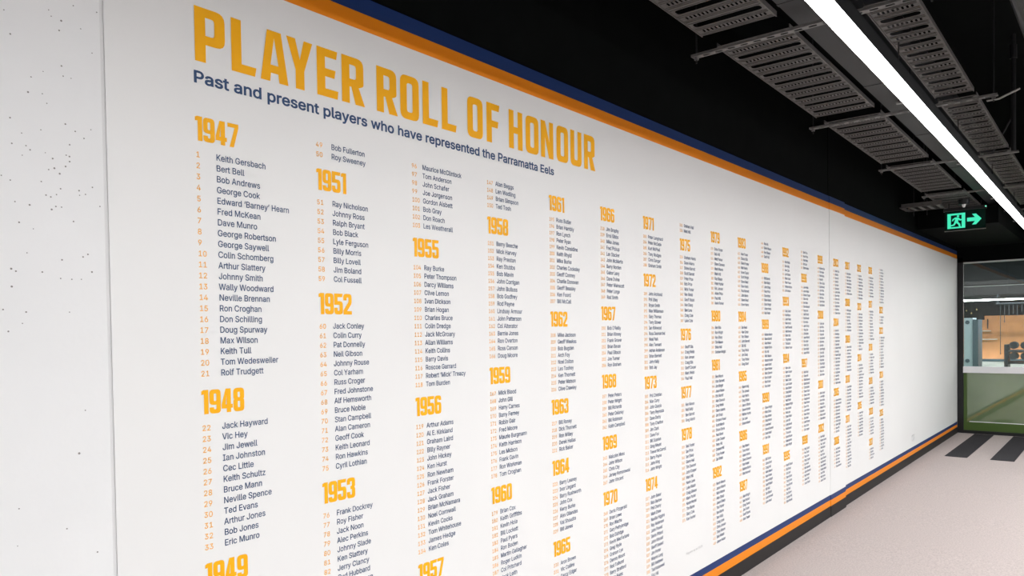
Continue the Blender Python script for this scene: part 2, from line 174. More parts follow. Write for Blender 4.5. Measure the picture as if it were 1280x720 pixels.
# ---------------------------------------------------------------- lettering shapes
GL = {"r":{"A":[480,[[239,440,278,299,311,208,168,208,200,299],[142,132,337,132,388,-10,477,-10,283,519,194,519,3,-10,92,-10]]],"B":[456,[[276,517,241,519,50,519,50,-10,247,-10,285,-8,319,-2,349,9,373,23,393,41,409,62,419,85,426,110,428,136,426,163,421,187,411,208,385,242,351,263,338,267,362,278,396,315,407,352,406,399,400,424,390,447,375,468,356,485,333,500,306,510],[285,216,314,200,334,179,344,151,345,137,343,118,336,102,323,87,305,76,279,69,244,67,135,67,135,221,268,219],[306,421,317,407,324,391,326,372,321,344,306,321,284,306,237,295,135,295,135,442,240,442,268,439,290,432]]],"C":[510,[[44,355,34,307,30,254,34,202,44,154,61,111,84,73,112,42,145,16,182,-2,223,-13,267,-17,319,-12,367,4,409,30,443,65,468,108,486,170,402,170,381,120,351,89,312,70,267,63,239,65,213,73,189,85,168,102,149,123,134,149,123,179,116,214,113,254,116,294,123,329,134,359,149,386,167,407,189,424,213,436,239,443,267,446,312,439,351,420,381,389,402,338,486,338,468,401,443,444,408,479,367,505,343,514,268,526,223,522,182,511,145,492,112,467,84,435,61,398]]],"D":[502,[[391,47,419,77,442,114,459,156,468,203,472,255,468,307,459,354,442,396,420,432,392,463,358,487,318,505,274,515,226,519,50,519,50,-10,219,-10,269,-7,315,4,356,22],[252,70,214,67,135,67,135,442,221,442,257,439,288,432,314,419,337,403,355,382,370,356,381,327,387,293,389,255,387,217,380,183,370,153,355,128,336,106,313,89,285,77]]],"E":[419,[[385,-10,385,67,135,67,135,219,365,219,365,296,135,296,135,442,382,442,382,519,50,519,50,-10]]],"F":[410,[[379,519,50,519,50,-10,135,-10,135,211,356,211,356,288,135,288,135,442,379,442]]],"G":[520,[[116,294,123,329,134,360,149,386,167,407,189,424,212,436,238,443,265,446,312,439,350,419,379,388,402,339,488,339,469,399,444,442,410,477,367,504,319,520,265,526,221,522,181,511,144,492,111,467,83,435,60,398,43,354,34,307,30,254,34,202,43,154,60,111,83,74,111,42,144,17,182,-2,224,-13,269,-17,309,-14,347,-5,381,10,412,30,438,56,460,86,475,120,485,158,488,200,488,266,273,266,273,189,404,189,403,175,397,150,387,128,374,109,359,93,340,80,318,71,295,65,269,63,240,65,214,73,190,85,168,102,149,123,134,149,123,180,116,214,113,254]]],"H":[517,[[135,-10,135,222,382,222,382,-10,467,-10,467,519,382,519,382,299,135,299,135,519,50,519,50,-10]]],"I":[300,[[108,67,21,67,21,-10,279,-10,279,67,193,67,193,442,279,442,279,519,21,519,21,442,108,442]]],"J":[396,[[185,60,163,62,144,70,129,81,117,98,110,119,107,183,23,183,23,145,28,98,43,58,68,25,102,2,141,-12,185,-17,229,-12,268,2,301,25,326,58,341,98,346,145,346,519,262,519,262,146,259,119,252,98,241,81,225,69,207,62]]],"K":[467,[[135,-10,135,163,197,229,367,-10,463,-8,256,288,464,515,359,519,167,310,130,257,135,519,50,519,50,-10]]],"L":[393,[[135,519,50,519,50,-10,371,-10,371,67,135,67]]],"M":[628,[[50,-10,132,-10,122,419,161,287,279,-10,349,-10,491,359,504,421,494,-10,578,-10,578,519,469,519,333,162,315,89,287,190,158,519,50,519]]],"N":[523,[[473,-10,473,519,389,519,391,108,352,188,142,519,50,519,50,-10,135,-10,134,328,125,414,194,285,381,-10]]],"O":[533,[[450,435,422,467,389,492,352,511,311,522,267,526,223,522,182,511,145,492,112,467,84,435,61,398,44,355,34,307,30,254,34,202,44,154,61,111,84,73,112,42,145,16,182,-2,223,-13,267,-17,311,-13,352,-2,389,16,422,42,450,73,473,111,490,154,500,202,503,254,500,307,490,355,473,398],[344,424,366,408,384,386,399,360,411,330,418,294,420,254,418,214,411,179,399,148,384,122,366,101,344,84,320,73,295,65,267,63,239,65,213,73,190,85,168,101,150,123,134,149,123,179,116,214,113,254,116,294,123,329,134,360,150,386,168,407,190,424,213,436,239,443,267,446,295,443,320,436]]],"P":[445,[[305,421,316,410,324,397,333,366,333,330,324,298,316,285,305,274,292,265,276,258,256,254,135,253,135,442,256,441,276,436,292,430],[135,-10,135,176,236,176,274,178,308,186,337,198,362,216,383,236,399,261,410,288,416,317,419,348,416,379,410,407,399,434,383,459,362,479,337,496,308,509,274,516,236,519,50,519,50,-10]]],"Q":[533,[[267,63,239,65,213,73,190,85,168,101,150,123,134,149,123,179,116,214,113,254,116,294,123,329,134,360,150,386,168,407,190,424,213,436,239,443,267,446,295,443,320,436,344,424,366,408,384,386,399,360,411,330,418,294,420,254,418,214,411,179,399,148,384,123,367,104,318,169,230,167,303,67],[44,355,34,307,30,254,34,202,44,154,61,111,84,73,112,42,145,16,182,-2,223,-13,267,-17,311,-13,353,0,396,-58,483,-55,417,38,450,73,473,111,490,154,500,202,503,254,500,307,490,355,473,398,450,435,422,467,389,492,352,511,311,522,267,526,223,522,182,511,145,492,112,467,84,435,61,398]]],"R":[449,[[306,422,317,412,325,400,334,370,334,335,325,305,317,294,307,284,293,276,277,270,233,265,135,265,135,442,257,441,277,437,293,431],[274,516,236,519,50,519,50,-10,135,-10,135,188,241,188,347,-10,442,-9,328,204,337,208,363,224,383,243,399,267,410,293,417,321,419,352,417,383,410,411,399,438,383,461,363,481,338,497,308,509]]],"S":[447,[[367,475,346,493,320,507,292,517,261,523,227,526,194,524,162,517,133,507,107,493,85,475,67,454,53,429,45,402,42,372,46,338,58,308,79,282,107,261,141,243,291,195,325,172,330,163,334,152,335,139,334,124,329,111,322,98,311,87,282,70,245,60,224,59,170,68,142,84,131,94,123,106,117,121,113,147,27,147,33,106,42,79,56,54,74,33,97,15,123,0,154,-11,187,-17,224,-19,262,-17,297,-10,328,1,354,17,377,36,395,58,408,83,416,110,418,139,417,162,412,183,403,203,365,246,315,273,174,317,138,341,131,350,127,362,125,376,126,389,130,401,146,422,171,438,206,447,225,448,252,446,276,440,296,429,312,415,322,398,329,368,412,368,407,406,399,431,385,454]]],"T":[449,[[22,442,183,442,183,-10,267,-10,267,442,427,442,427,519,22,519]]],"U":[517,[[397,25,421,48,441,75,456,105,464,138,467,173,467,519,383,519,383,179,381,156,376,136,368,118,357,102,343,88,326,77,306,68,284,63,259,62,234,63,212,68,192,77,175,88,161,102,149,118,141,136,136,156,134,179,134,519,50,519,50,173,53,138,62,105,76,75,96,48,120,25,149,6,182,-7,219,-16,259,-18,299,-16,335,-7,368,6]]],"V":[480,[[241,69,202,209,91,519,3,518,197,-10,285,-10,477,518,388,519,257,141]]],"W":[686,[[173,198,90,519,3,519,147,-10,238,-10,328,321,343,421,358,321,448,-10,538,-10,683,519,595,519,493,79,471,198,387,519,299,519,202,148,193,77]]],"X":[474,[[461,516,368,519,263,366,238,319,212,367,109,519,15,516,188,261,3,-8,97,-10,234,191,238,202,260,160,376,-10,471,-8,287,263]]],"Y":[472,[[242,298,237,277,231,297,97,519,2,517,193,205,193,-10,278,-10,278,205,470,517,375,519]]],"Z":[438,[[32,50,32,-10,409,-10,409,67,129,63,177,123,407,458,407,519,30,519,30,442,309,446,265,391]]],"a":[389,[[20,108,22,83,29,60,39,39,53,22,70,7,90,-4,112,-12,160,-19,219,-8,259,17,267,27,267,-10,347,-10,345,279,340,304,331,325,307,357,291,369,241,389,194,395,130,385,90,367,72,354,56,337,42,318,27,285,104,262,125,294,153,313,196,321,235,313,258,292,265,255,261,244,232,237,123,220,73,202,45,181,35,166,27,149,22,130],[261,111,246,87,223,67,208,61,190,57,171,55,134,62,110,78,102,105,106,126,111,132,138,149,263,172,267,176,266,139]]],"b":[424,[[130,24,167,-5,186,-13,229,-18,262,-15,292,-7,319,8,343,27,363,52,379,80,391,113,398,149,400,189,398,228,391,264,379,297,363,325,342,350,318,369,291,383,261,392,229,394,185,389,166,381,130,353,124,344,124,519,43,519,43,-10,122,-10,122,36],[287,291,298,276,306,258,317,214,317,164,306,120,298,102,287,86,273,74,258,64,240,59,220,57,200,59,183,64,168,73,154,85,143,100,134,119,128,140,123,189,128,239,134,259,143,277,154,292,167,304,182,313,200,318,220,320,241,318,258,312,274,303]]],"c":[396,[[108,164,108,211,118,255,127,273,138,289,151,302,167,312,186,318,207,320,239,315,264,303,282,283,297,250,376,270,348,328,311,364,263,387,208,394,173,392,141,383,111,368,86,349,64,324,47,295,34,263,27,227,24,187,27,149,34,113,47,81,64,52,86,28,111,8,141,-7,173,-15,208,-18,264,-10,312,13,350,50,377,109,298,129,283,94,265,74,239,61,207,56,186,58,167,64,151,74,138,87,127,103,118,121]]],"d":[424,[[82,27,106,8,133,-7,163,-15,195,-18,239,-13,257,-5,294,24,303,36,303,-10,382,-10,382,519,301,519,301,344,295,353,258,381,239,389,196,394,163,392,134,383,106,369,82,350,62,325,46,297,34,264,26,228,24,189,26,149,34,113,46,80,62,52],[282,277,290,260,300,215,300,164,290,118,281,100,270,85,257,73,242,64,224,59,205,57,184,59,167,64,151,74,138,86,127,102,118,120,108,164,108,214,118,258,126,276,137,291,151,303,166,312,184,318,205,320,225,318,242,313,257,304,271,292]]],"e":[404,[[34,113,47,80,64,52,86,28,112,8,142,-7,175,-15,212,-18,263,-12,307,5,342,32,356,49,367,68,378,98,301,117,278,80,250,62,212,56,192,58,173,62,156,70,142,81,129,94,119,111,112,130,108,159,381,159,380,228,375,258,366,285,355,309,342,330,326,348,290,374,269,384,206,395,170,392,139,383,110,368,84,348,63,323,46,294,34,261,27,225,24,187,27,148],[111,248,127,281,138,294,152,305,167,313,185,318,205,320,225,318,242,314,257,305,269,295,280,281,288,265,296,231,108,231]]],"f":[254,[[180,462,194,464,234,457,255,528,224,537,187,540,131,528,100,507,87,491,78,474,72,453,71,389,-4,389,-4,317,71,317,71,-10,152,-10,152,317,238,317,238,389,152,389,153,434,156,445,162,453,169,459]]],"g":[425,[[205,69,184,71,167,76,151,84,138,95,127,109,118,126,112,146,106,193,112,239,118,259,127,276,138,291,151,303,167,312,184,318,205,320,225,318,243,313,258,304,271,292,282,278,291,260,301,217,301,167,297,145,291,125,282,108,271,94,258,83,243,76,225,71],[372,-71,380,-42,382,-9,382,389,303,389,303,342,295,353,259,382,240,389,196,394,164,392,134,383,107,369,83,350,62,326,46,298,34,265,27,230,24,191,27,152,34,117,46,86,63,59,83,36,107,18,135,5,164,-3,195,-5,239,0,257,7,294,34,301,45,301,-5,298,-32,290,-52,276,-67,257,-78,234,-85,207,-87,158,-79,128,-58,104,-28,36,-66,76,-118,130,-149,179,-159,238,-159,267,-154,294,-145,319,-133,341,-116,359,-95]]],"h":[410,[[251,309,266,297,277,281,284,261,286,235,286,-10,367,-10,367,241,365,272,359,300,350,325,336,346,320,364,300,377,278,387,254,393,227,394,198,392,171,384,146,370,124,350,118,330,124,519,43,519,43,-10,124,-10,125,246,129,263,135,277,154,301,165,308,194,318,210,319,232,317]]],"i":[167,[[135,470,135,497,121,519,97,532,70,532,47,519,33,497,33,470,47,447,70,434,97,434,121,447],[43,389,43,-10,124,-10,124,389]]],"j":[167,[[97,532,70,532,46,519,32,497,32,470,46,447,70,434,97,434,121,447,135,470,135,497,121,519],[124,389,43,389,41,-45,38,-57,33,-65,26,-71,16,-75,-20,-77,-20,-153,28,-151,50,-146,70,-138,86,-127,100,-112,111,-95,118,-75,124,-31]]],"k":[381,[[43,519,43,-10,124,-10,124,136,153,163,289,-10,387,-7,214,216,376,386,280,389,124,229,124,519]]],"l":[189,[[86,-1,110,-10,139,-12,193,-6,178,65,136,63,129,67,124,100,124,519,43,519,43,84,45,57,53,33,67,13]]],"m":[610,[[466,305,477,293,483,276,486,253,486,-10,567,-10,567,255,565,284,559,310,549,333,536,353,520,368,502,381,481,389,460,394,436,396,377,384,330,350,318,325,311,347,294,368,273,384,248,393,219,396,168,385,125,353,116,326,122,389,43,389,43,-10,124,-10,125,256,128,271,142,295,162,311,200,320,217,319,233,313,246,304,256,291,262,277,264,259,264,-10,345,-10,345,246,354,285,380,311,404,319,437,319,452,313]]],"n":[410,[[251,309,266,297,277,281,284,261,286,235,286,-10,367,-10,367,241,365,272,359,301,350,325,336,346,319,364,300,377,278,387,254,393,227,394,198,392,171,384,146,370,124,350,116,326,122,389,43,389,43,-10,124,-10,125,246,129,263,135,277,154,301,165,308,194,318,210,319,232,317]]],"o":[415,[[86,28,111,8,141,-7,173,-15,207,-18,242,-15,275,-7,304,8,330,28,351,52,368,81,381,113,389,149,391,187,389,227,381,263,368,295,351,324,330,349,304,368,275,383,242,392,207,394,173,392,141,383,111,368,86,349,64,324,47,295,34,263,27,227,24,187,27,149,34,113,47,81,64,52],[298,255,308,211,308,164,298,121,289,103,278,87,264,74,248,64,229,58,207,56,186,58,167,64,151,74,138,87,127,103,118,121,108,164,108,211,118,255,127,273,138,289,151,302,167,312,186,318,207,320,229,318,248,312,264,302,278,289,289,273]]],"p":[424,[[287,291,298,276,306,258,317,214,317,164,306,120,298,102,287,86,273,74,258,64,240,59,220,57,200,59,183,64,168,73,154,85,143,100,134,119,128,140,123,189,128,239,134,259,143,277,154,292,167,304,182,313,200,318,220,320,241,318,258,312,274,303],[400,189,398,228,391,264,379,297,363,325,342,350,318,369,291,383,261,392,229,394,185,389,166,381,130,353,122,342,122,389,43,389,43,-153,124,-153,124,34,131,24,167,-5,186,-13,229,-18,262,-15,292,-7,319,8,343,27,363,52,379,80,391,113,398,149]]],"q":[424,[[282,277,290,260,300,215,300,164,290,118,281,100,270,85,257,73,242,64,224,59,205,57,184,59,167,64,151,74,138,86,127,102,118,120,108,164,108,214,118,258,126,276,137,291,151,303,166,312,184,318,205,320,225,318,242,313,257,304,271,292],[24,189,26,149,34,113,46,80,62,52,82,27,106,8,133,-7,163,-15,195,-18,239,-13,257,-5,294,24,301,34,301,-153,382,-153,382,389,303,389,303,341,295,353,258,381,239,389,196,394,163,392,134,383,106,369,82,350,62,325,46,297,34,264,26,228]]],"r":[259,[[177,311,207,316,253,311,253,394,190,393,167,386,147,376,129,361,122,352,122,389,43,389,43,-10,124,-10,125,252,135,278,152,298]]],"s":[365,[[160,393,135,388,111,380,90,368,72,354,57,337,46,318,39,297,37,274,40,246,49,222,65,201,87,184,114,170,225,141,247,128,253,121,257,113,258,103,256,91,250,81,239,71,223,62,204,57,181,55,161,57,144,61,130,69,118,79,110,92,100,118,23,102,32,70,41,49,54,31,70,16,88,3,131,-13,182,-18,211,-17,239,-11,264,-3,286,9,305,24,321,41,332,61,339,83,341,107,338,134,329,158,313,178,292,195,265,209,175,232,130,252,124,258,120,267,119,277,121,289,126,299,137,309,151,316,168,321,187,323,208,321,224,316,236,308,253,286,262,266,339,283,307,345,277,372,237,389,187,394]]],"t":[227,[[225,-6,210,65,171,60,149,64,140,74,136,98,136,317,214,317,214,389,136,389,136,481,55,481,55,389,-4,389,-4,317,55,317,55,92,58,62,68,36,85,14,108,-2,136,-11,168,-14,193,-13]]],"u":[410,[[144,82,133,98,126,119,124,145,124,389,43,389,43,139,44,107,50,79,60,54,74,33,90,15,110,2,132,-8,156,-13,182,-15,211,-13,238,-5,263,9,285,29,294,54,288,-10,367,-10,367,389,286,389,285,133,281,116,275,102,256,79,231,65,200,60,178,63,159,70]]],"v":[389,[[195,76,175,158,91,389,4,389,156,-10,233,-10,385,389,298,389,214,158]]],"w":[567,[[143,216,95,389,9,389,130,-10,206,-10,283,292,309,169,361,-10,437,-10,558,389,472,389,403,138,397,82,371,216,324,389,244,389,176,137,170,81]]],"x":[379,[[236,192,366,387,276,389,225,311,191,250,106,389,14,387,143,194,6,-8,97,-10,157,80,189,138,222,80,281,-10,373,-8]]],"y":[389,[[184,-114,213,-62,385,389,298,389,214,158,195,76,175,158,91,389,4,389,152,-2,141,-31,123,-67,102,-79,54,-75,35,-146,63,-153,92,-155,144,-145]]],"z":[380,[[38,389,38,313,236,313,32,49,32,-10,349,-10,349,66,143,66,343,327,343,389]]],"\u2018":[177,[[163,519,97,519,38,308,129,308]]],"\u2019":[177,[[164,519,73,519,40,308,106,308]]],"'":[206,[[146,519,60,519,68,308,138,308]]],".":[188,[[81,-13,109,-13,124,-7,144,13,150,27,150,55,144,70,123,90,95,97,67,90,47,70,41,55,41,26,56,2]]],"-":[453,[[104,178,347,178,347,254,104,254]]],"1":[453,[[66,-10,401,-10,401,65,286,65,286,519,195,519,76,432,79,343,202,431,202,65,66,65]]],"2":[453,[[382,426,370,450,354,472,334,490,311,505,284,517,256,523,225,526,194,523,165,516,138,505,114,490,94,470,78,447,65,421,58,393,55,352,136,352,142,395,156,421,177,439,207,448,223,449,269,440,291,424,305,401,310,372,301,330,274,289,54,51,54,-10,399,-10,399,67,172,67,274,173,344,253,380,314,391,372,389,400]]],"3":[453,[[60,442,269,442,147,303,147,238,228,236,251,232,270,224,286,215,298,204,307,191,318,161,318,127,313,112,306,98,297,87,271,70,218,60,169,69,144,83,127,105,117,142,32,142,38,102,48,75,62,51,81,31,103,14,129,1,157,-9,186,-15,218,-17,252,-15,284,-8,313,3,339,19,361,38,379,61,392,86,400,114,403,145,400,174,393,202,379,228,361,251,339,270,312,285,282,295,248,300,236,296,382,457,382,519,60,519]]],"4":[453,[[272,95,272,-10,353,-10,353,95,423,95,423,173,353,173,353,328,272,328,272,173,124,173,325,517,241,519,30,161,30,95]]],"5":[453,[[146,95,134,119,131,140,48,140,53,103,62,78,74,54,91,34,112,16,136,2,162,-8,191,-15,221,-17,254,-14,285,-7,314,6,339,24,360,45,378,71,391,99,398,130,401,163,395,212,379,256,352,292,318,320,276,338,229,344,174,334,145,315,160,442,376,442,376,519,87,519,56,244,130,236,171,259,218,267,237,265,254,261,270,253,283,243,295,231,305,216,312,200,316,182,316,142,312,125,305,109,296,95,285,83,271,73,256,66,239,61,222,60,178,70]]],"6":[453,[[164,-7,194,-14,226,-17,258,-14,288,-7,315,6,339,23,360,43,376,68,389,95,396,125,399,157,397,189,390,218,378,245,363,268,344,288,321,303,295,315,266,322,234,324,194,317,337,516,247,519,129,346,71,243,61,215,55,188,53,162,56,129,63,98,76,70,92,44,113,23,137,6],[312,122,296,92,273,71,259,64,244,60,209,60,193,64,179,71,167,80,147,107,140,122,135,158,140,194,156,222,179,243,193,250,209,254,244,254,259,250,273,243,296,222,312,193,317,157]]],"7":[453,[[83,-9,171,-10,401,446,401,519,52,519,52,442,309,442]]],"8":[453,[[305,403,309,376,304,348,291,325,270,310,226,300,182,310,171,316,153,336,144,361,144,390,153,415,171,434,181,440,226,450,271,440,291,425],[408,107,411,135,404,179,386,218,357,249,326,267,350,282,368,302,381,326,389,352,392,380,389,407,382,432,370,455,353,476,334,493,311,507,285,517,257,524,226,526,196,524,167,517,141,507,118,493,98,476,82,455,70,432,63,407,60,380,63,352,71,326,85,302,103,282,125,267,136,267,112,261,79,235,56,199,43,158,42,135,44,107,52,80,66,56,84,35,106,17,131,2,160,-8,192,-15,226,-17,260,-15,292,-8,321,2,347,17,369,35,387,56,400,80],[137,97,131,109,127,123,127,155,131,170,138,183,160,205,190,220,226,225,262,220,292,205,314,183,321,170,325,155,325,123,321,109,315,98,294,77,265,64,226,59,188,64,157,77,146,86]]],"9":[453,[[76,441,63,414,56,384,53,352,56,320,63,291,74,264,90,241,109,221,132,205,158,194,187,187,218,185,259,192,116,-8,206,-10,324,163,382,266,391,294,397,321,399,347,396,380,389,411,377,439,360,464,339,485,315,503,288,515,258,523,226,526,194,523,165,516,138,503,113,486,93,466],[135,352,141,387,156,416,180,438,194,445,209,449,244,449,259,445,273,438,297,416,312,387,317,350,312,315,296,286,286,275,273,266,259,259,244,255,209,255,194,259,179,266,167,275,147,301,141,315]]],"0":[453,[[329,492,299,511,264,522,227,526,189,522,155,511,124,492,98,467,77,436,60,398,47,355,40,307,38,254,40,201,47,153,59,110,76,73,98,41,124,16,154,-2,189,-13,227,-17,265,-13,299,-2,329,16,356,41,377,73,394,110,406,153,413,201,415,254,413,307,406,355,394,398,377,436,355,467],[298,411,311,389,321,362,328,331,332,295,332,214,328,178,321,147,311,120,298,98,283,81,267,69,248,62,227,60,205,62,186,69,170,81,155,98,143,120,133,147,125,178,121,214,121,295,125,331,133,362,143,389,155,411,170,428,187,440,205,447,227,449,248,447,267,440,283,428]]]," ":[188,[]]},"b":{"P":[445,[[265,166,293,171,319,178,343,189,363,202,381,218,396,236,408,256,418,277,424,300,428,323,430,348,428,372,424,396,418,418,408,439,396,459,381,477,363,493,342,506,319,516,293,524,265,528,236,530,39,530,39,-21,146,-21,146,165],[265,267,232,263,146,263,146,431,250,430,276,425,296,414,309,401,318,382,323,360,323,335,318,313,309,294,296,280,287,275]]],"E":[419,[[396,-21,396,78,146,78,146,208,376,208,376,307,146,307,146,431,393,431,393,530,39,530,39,-21]]],"a":[389,[[256,2,256,-21,358,-21,357,273,354,294,348,313,341,331,322,358,297,379,244,400,194,406,127,396,94,382,65,362,51,349,40,334,30,317,12,278,109,249,133,286,157,302,195,309,230,303,247,286,254,254,230,247,175,241,120,231,68,212,44,195,26,173,18,157,10,126,10,88,14,68,21,50,30,33,41,18,54,6,70,-6,103,-21,140,-29,161,-30,223,-19],[226,83,208,73,184,67,172,66,138,72,120,85,113,106,115,117,119,124,142,139,179,147,257,160,254,129,249,112,240,96]]],"s":[365,[[262,392,227,402,187,406,145,402,107,390,74,370,60,358,48,344,38,328,31,311,27,293,26,274,28,251,33,230,43,210,57,193,74,179,95,167,118,157,218,132,234,124,243,116,247,103,244,91,232,80,211,70,198,67,167,67,145,73,129,84,118,100,108,131,8,110,26,55,35,39,46,24,72,0,105,-16,141,-26,182,-29,227,-25,248,-20,286,-4,303,7,317,20,329,35,339,51,347,69,351,87,352,107,350,129,345,150,335,169,321,186,304,201,284,213,260,222,178,243,134,263,130,277,133,289,143,300,162,308,187,311,213,308,228,300,241,286,256,253,355,275,316,352,292,375]]],"t":[227,[[171,71,153,75,149,82,147,99,147,306,225,306,225,400,147,400,147,492,44,492,44,400,-15,400,-15,306,44,306,44,92,46,68,52,44,63,24,78,6,96,-8,118,-18,142,-23,168,-25,195,-24,238,-15,218,77]]],"n":[410,[[225,307,238,303,248,298,257,290,265,280,270,268,274,253,275,-21,378,-21,377,265,374,289,368,311,359,330,349,348,336,363,322,376,305,387,287,395,268,401,227,405,204,404,181,399,160,391,140,379,125,367,133,400,32,400,32,-21,135,-21,135,240,141,263,150,281,163,294,180,303,200,308]]],"d":[424,[[149,90,134,111,124,139,118,172,117,189,120,224,128,254,141,277,157,295,178,305,205,309,231,305,251,295,268,278,274,268,285,241,290,208,290,171,284,137,274,109,259,90,241,76,218,69,191,69,168,76],[13,189,14,158,19,129,26,101,36,76,48,52,63,32,80,14,100,-1,121,-14,145,-22,169,-28,195,-29,215,-28,247,-22,263,-14,292,8,292,-21,393,-21,393,530,290,530,290,371,263,391,232,402,196,405,170,404,145,399,122,390,100,378,81,363,63,345,48,325,36,301,26,276,19,249,14,220]]],"p":[424,[[157,99,151,109,140,137,134,171,134,189,137,225,145,256,157,278,174,295,194,305,220,309,247,305,267,295,284,277,290,267,301,239,306,207,306,171,301,139,290,111,276,90,257,76,234,69,207,69,184,76,174,82],[161,391,133,369,133,400,32,400,32,-164,135,-164,135,7,162,-15,193,-26,229,-29,255,-28,280,-22,303,-14,325,-1,345,14,362,32,377,53,389,76,399,101,406,129,410,158,411,189,410,220,406,249,399,276,389,301,376,325,361,345,344,363,324,378,303,390,280,399,255,404,229,405,192,402]]],"r":[259,[[32,-21,135,-21,135,247,140,265,149,280,161,291,177,300,196,304,228,303,264,298,264,404,213,406,194,405,175,401,157,394,133,378,133,400,32,400]]],"e":[404,[[219,308,241,302,259,290,266,282,278,260,284,242,122,242,128,260,141,280,159,296,179,306,191,308],[377,290,359,326,346,343,320,368,290,387,272,394,206,406,177,404,151,398,127,390,104,377,83,361,65,343,49,322,36,299,26,273,19,246,15,217,13,187,15,157,19,128,26,101,37,76,50,52,66,32,85,14,106,-2,130,-14,155,-22,183,-28,212,-29,253,-26,290,-15,323,2,350,25,372,53,394,105,296,130,270,88,246,73,211,67,185,70,162,80,143,94,129,115,120,148,392,148,391,220,384,268]]],"l":[189,[[186,77,147,73,139,74,135,101,135,530,32,530,32,84,33,62,38,41,46,22,59,5,75,-8,94,-17,116,-22,139,-23,164,-22,206,-14]]],"y":[389,[[193,-121,223,-67,400,399,290,400,204,162,195,94,185,162,99,400,-11,399,140,-2,131,-27,115,-59,99,-68,46,-63,22,-154,61,-164,93,-166,148,-155]]],"w":[567,[[573,400,464,400,397,158,333,400,236,400,170,157,103,400,-6,400,122,-21,215,-21,283,219,284,274,299,166,353,-21,445,-21]]],"o":[415,[[207,67,179,71,158,83,141,101,134,112,123,139,118,171,118,205,123,236,134,264,149,285,168,300,192,308,223,308,247,300,267,285,281,264,292,236,297,204,297,171,292,139,281,112,267,91,247,76,236,71],[27,275,19,247,15,218,13,187,15,157,19,128,27,101,37,76,50,53,66,32,85,14,106,-1,129,-14,153,-22,180,-28,207,-29,235,-28,262,-22,287,-14,310,-1,331,14,349,32,365,53,378,76,389,101,396,128,401,157,402,187,401,218,396,247,389,275,378,300,365,324,349,344,331,362,310,378,287,390,262,399,235,404,207,405,180,404,153,399,129,390,106,378,85,362,66,344,50,324,37,300]]],"h":[410,[[225,307,238,303,248,298,257,290,265,280,270,268,274,253,275,-21,378,-21,377,265,374,289,368,311,359,330,349,348,336,363,322,376,305,387,287,395,268,401,227,405,204,404,181,399,160,391,140,379,124,365,135,530,32,530,32,-21,135,-21,135,240,141,263,150,281,163,294,180,303,200,308]]],"v":[389,[[195,94,185,162,99,400,-11,399,148,-21,241,-21,400,399,290,400,204,162]]],"m":[610,[[470,281,473,269,475,-21,578,-21,577,278,573,300,567,320,559,339,549,355,536,369,523,381,506,391,473,403,436,407,372,395,322,358,319,354,302,376,285,390,265,400,243,405,218,407,163,396,124,366,133,400,32,400,32,-21,135,-21,135,250,140,270,149,286,166,301,201,309,222,306,239,296,249,280,253,259,253,-21,356,-21,356,245,364,280,386,302,400,307,419,309,441,306,459,296,466,290]]],"i":[167,[[137,518,119,535,96,544,71,544,49,535,31,518,21,496,21,471,31,448,49,431,71,423,96,423,119,431,137,448,147,471,147,496],[32,400,32,-21,135,-21,135,400]]]}}
def glyph_loops(ch, setn):
    adv, ls = GL[setn][ch]
    return adv/1000, [[(l[i]/1000, l[i+1]/1000) for i in range(0, len(l), 2)] for l in ls]
GL["b"][" "] = [200, []]
CAP = max(p[1] for l in glyph_loops('H', 'r')[1] for p in l)
TRI = {}
def tri_of(key, loops):
    if key not in TRI:
        fl = [p for l in loops for p in l]
        tr = tessellate_polygon([[Vector((p[0], p[1], 0)) for p in l] for l in loops]) if fl else []
        res = []
        for a, b, c in tr:
            ar = (fl[b][0]-fl[a][0])*(fl[c][1]-fl[a][1])-(fl[b][1]-fl[a][1])*(fl[c][0]-fl[a][0])
            if abs(ar) < 1e-10: continue
            res.append((a, b, c) if ar > 0 else (a, c, b))
        TRI[key] = (fl, res)
    return TRI[key]
def put_glyph(mb, key, loops, x, z, sx, sz, y):
    fl, tr = tri_of(key, loops); n = len(mb.v)
    mb.v += [(x+p[0]*sx, y, z+p[1]*sz) for p in fl]; mb.f += [(n+a, n+b, n+c) for a, b, c in tr]
def text(mb, s, x, z, cap, width=None, hs=1.0, y=-.0008, setn='r', space=0.0):
    k = cap/CAP; sx = k*hs
    if width:
        tot = sum(GL[setn][c][0]/1000+space for c in s); sx = width/tot
    for c in s:
        a, ls = glyph_loops(c, setn)
        if ls: put_glyph(mb, (setn, c), ls, x, z, sx, k, y)
        x += (a+space)*sx
    return x
s_ = .185
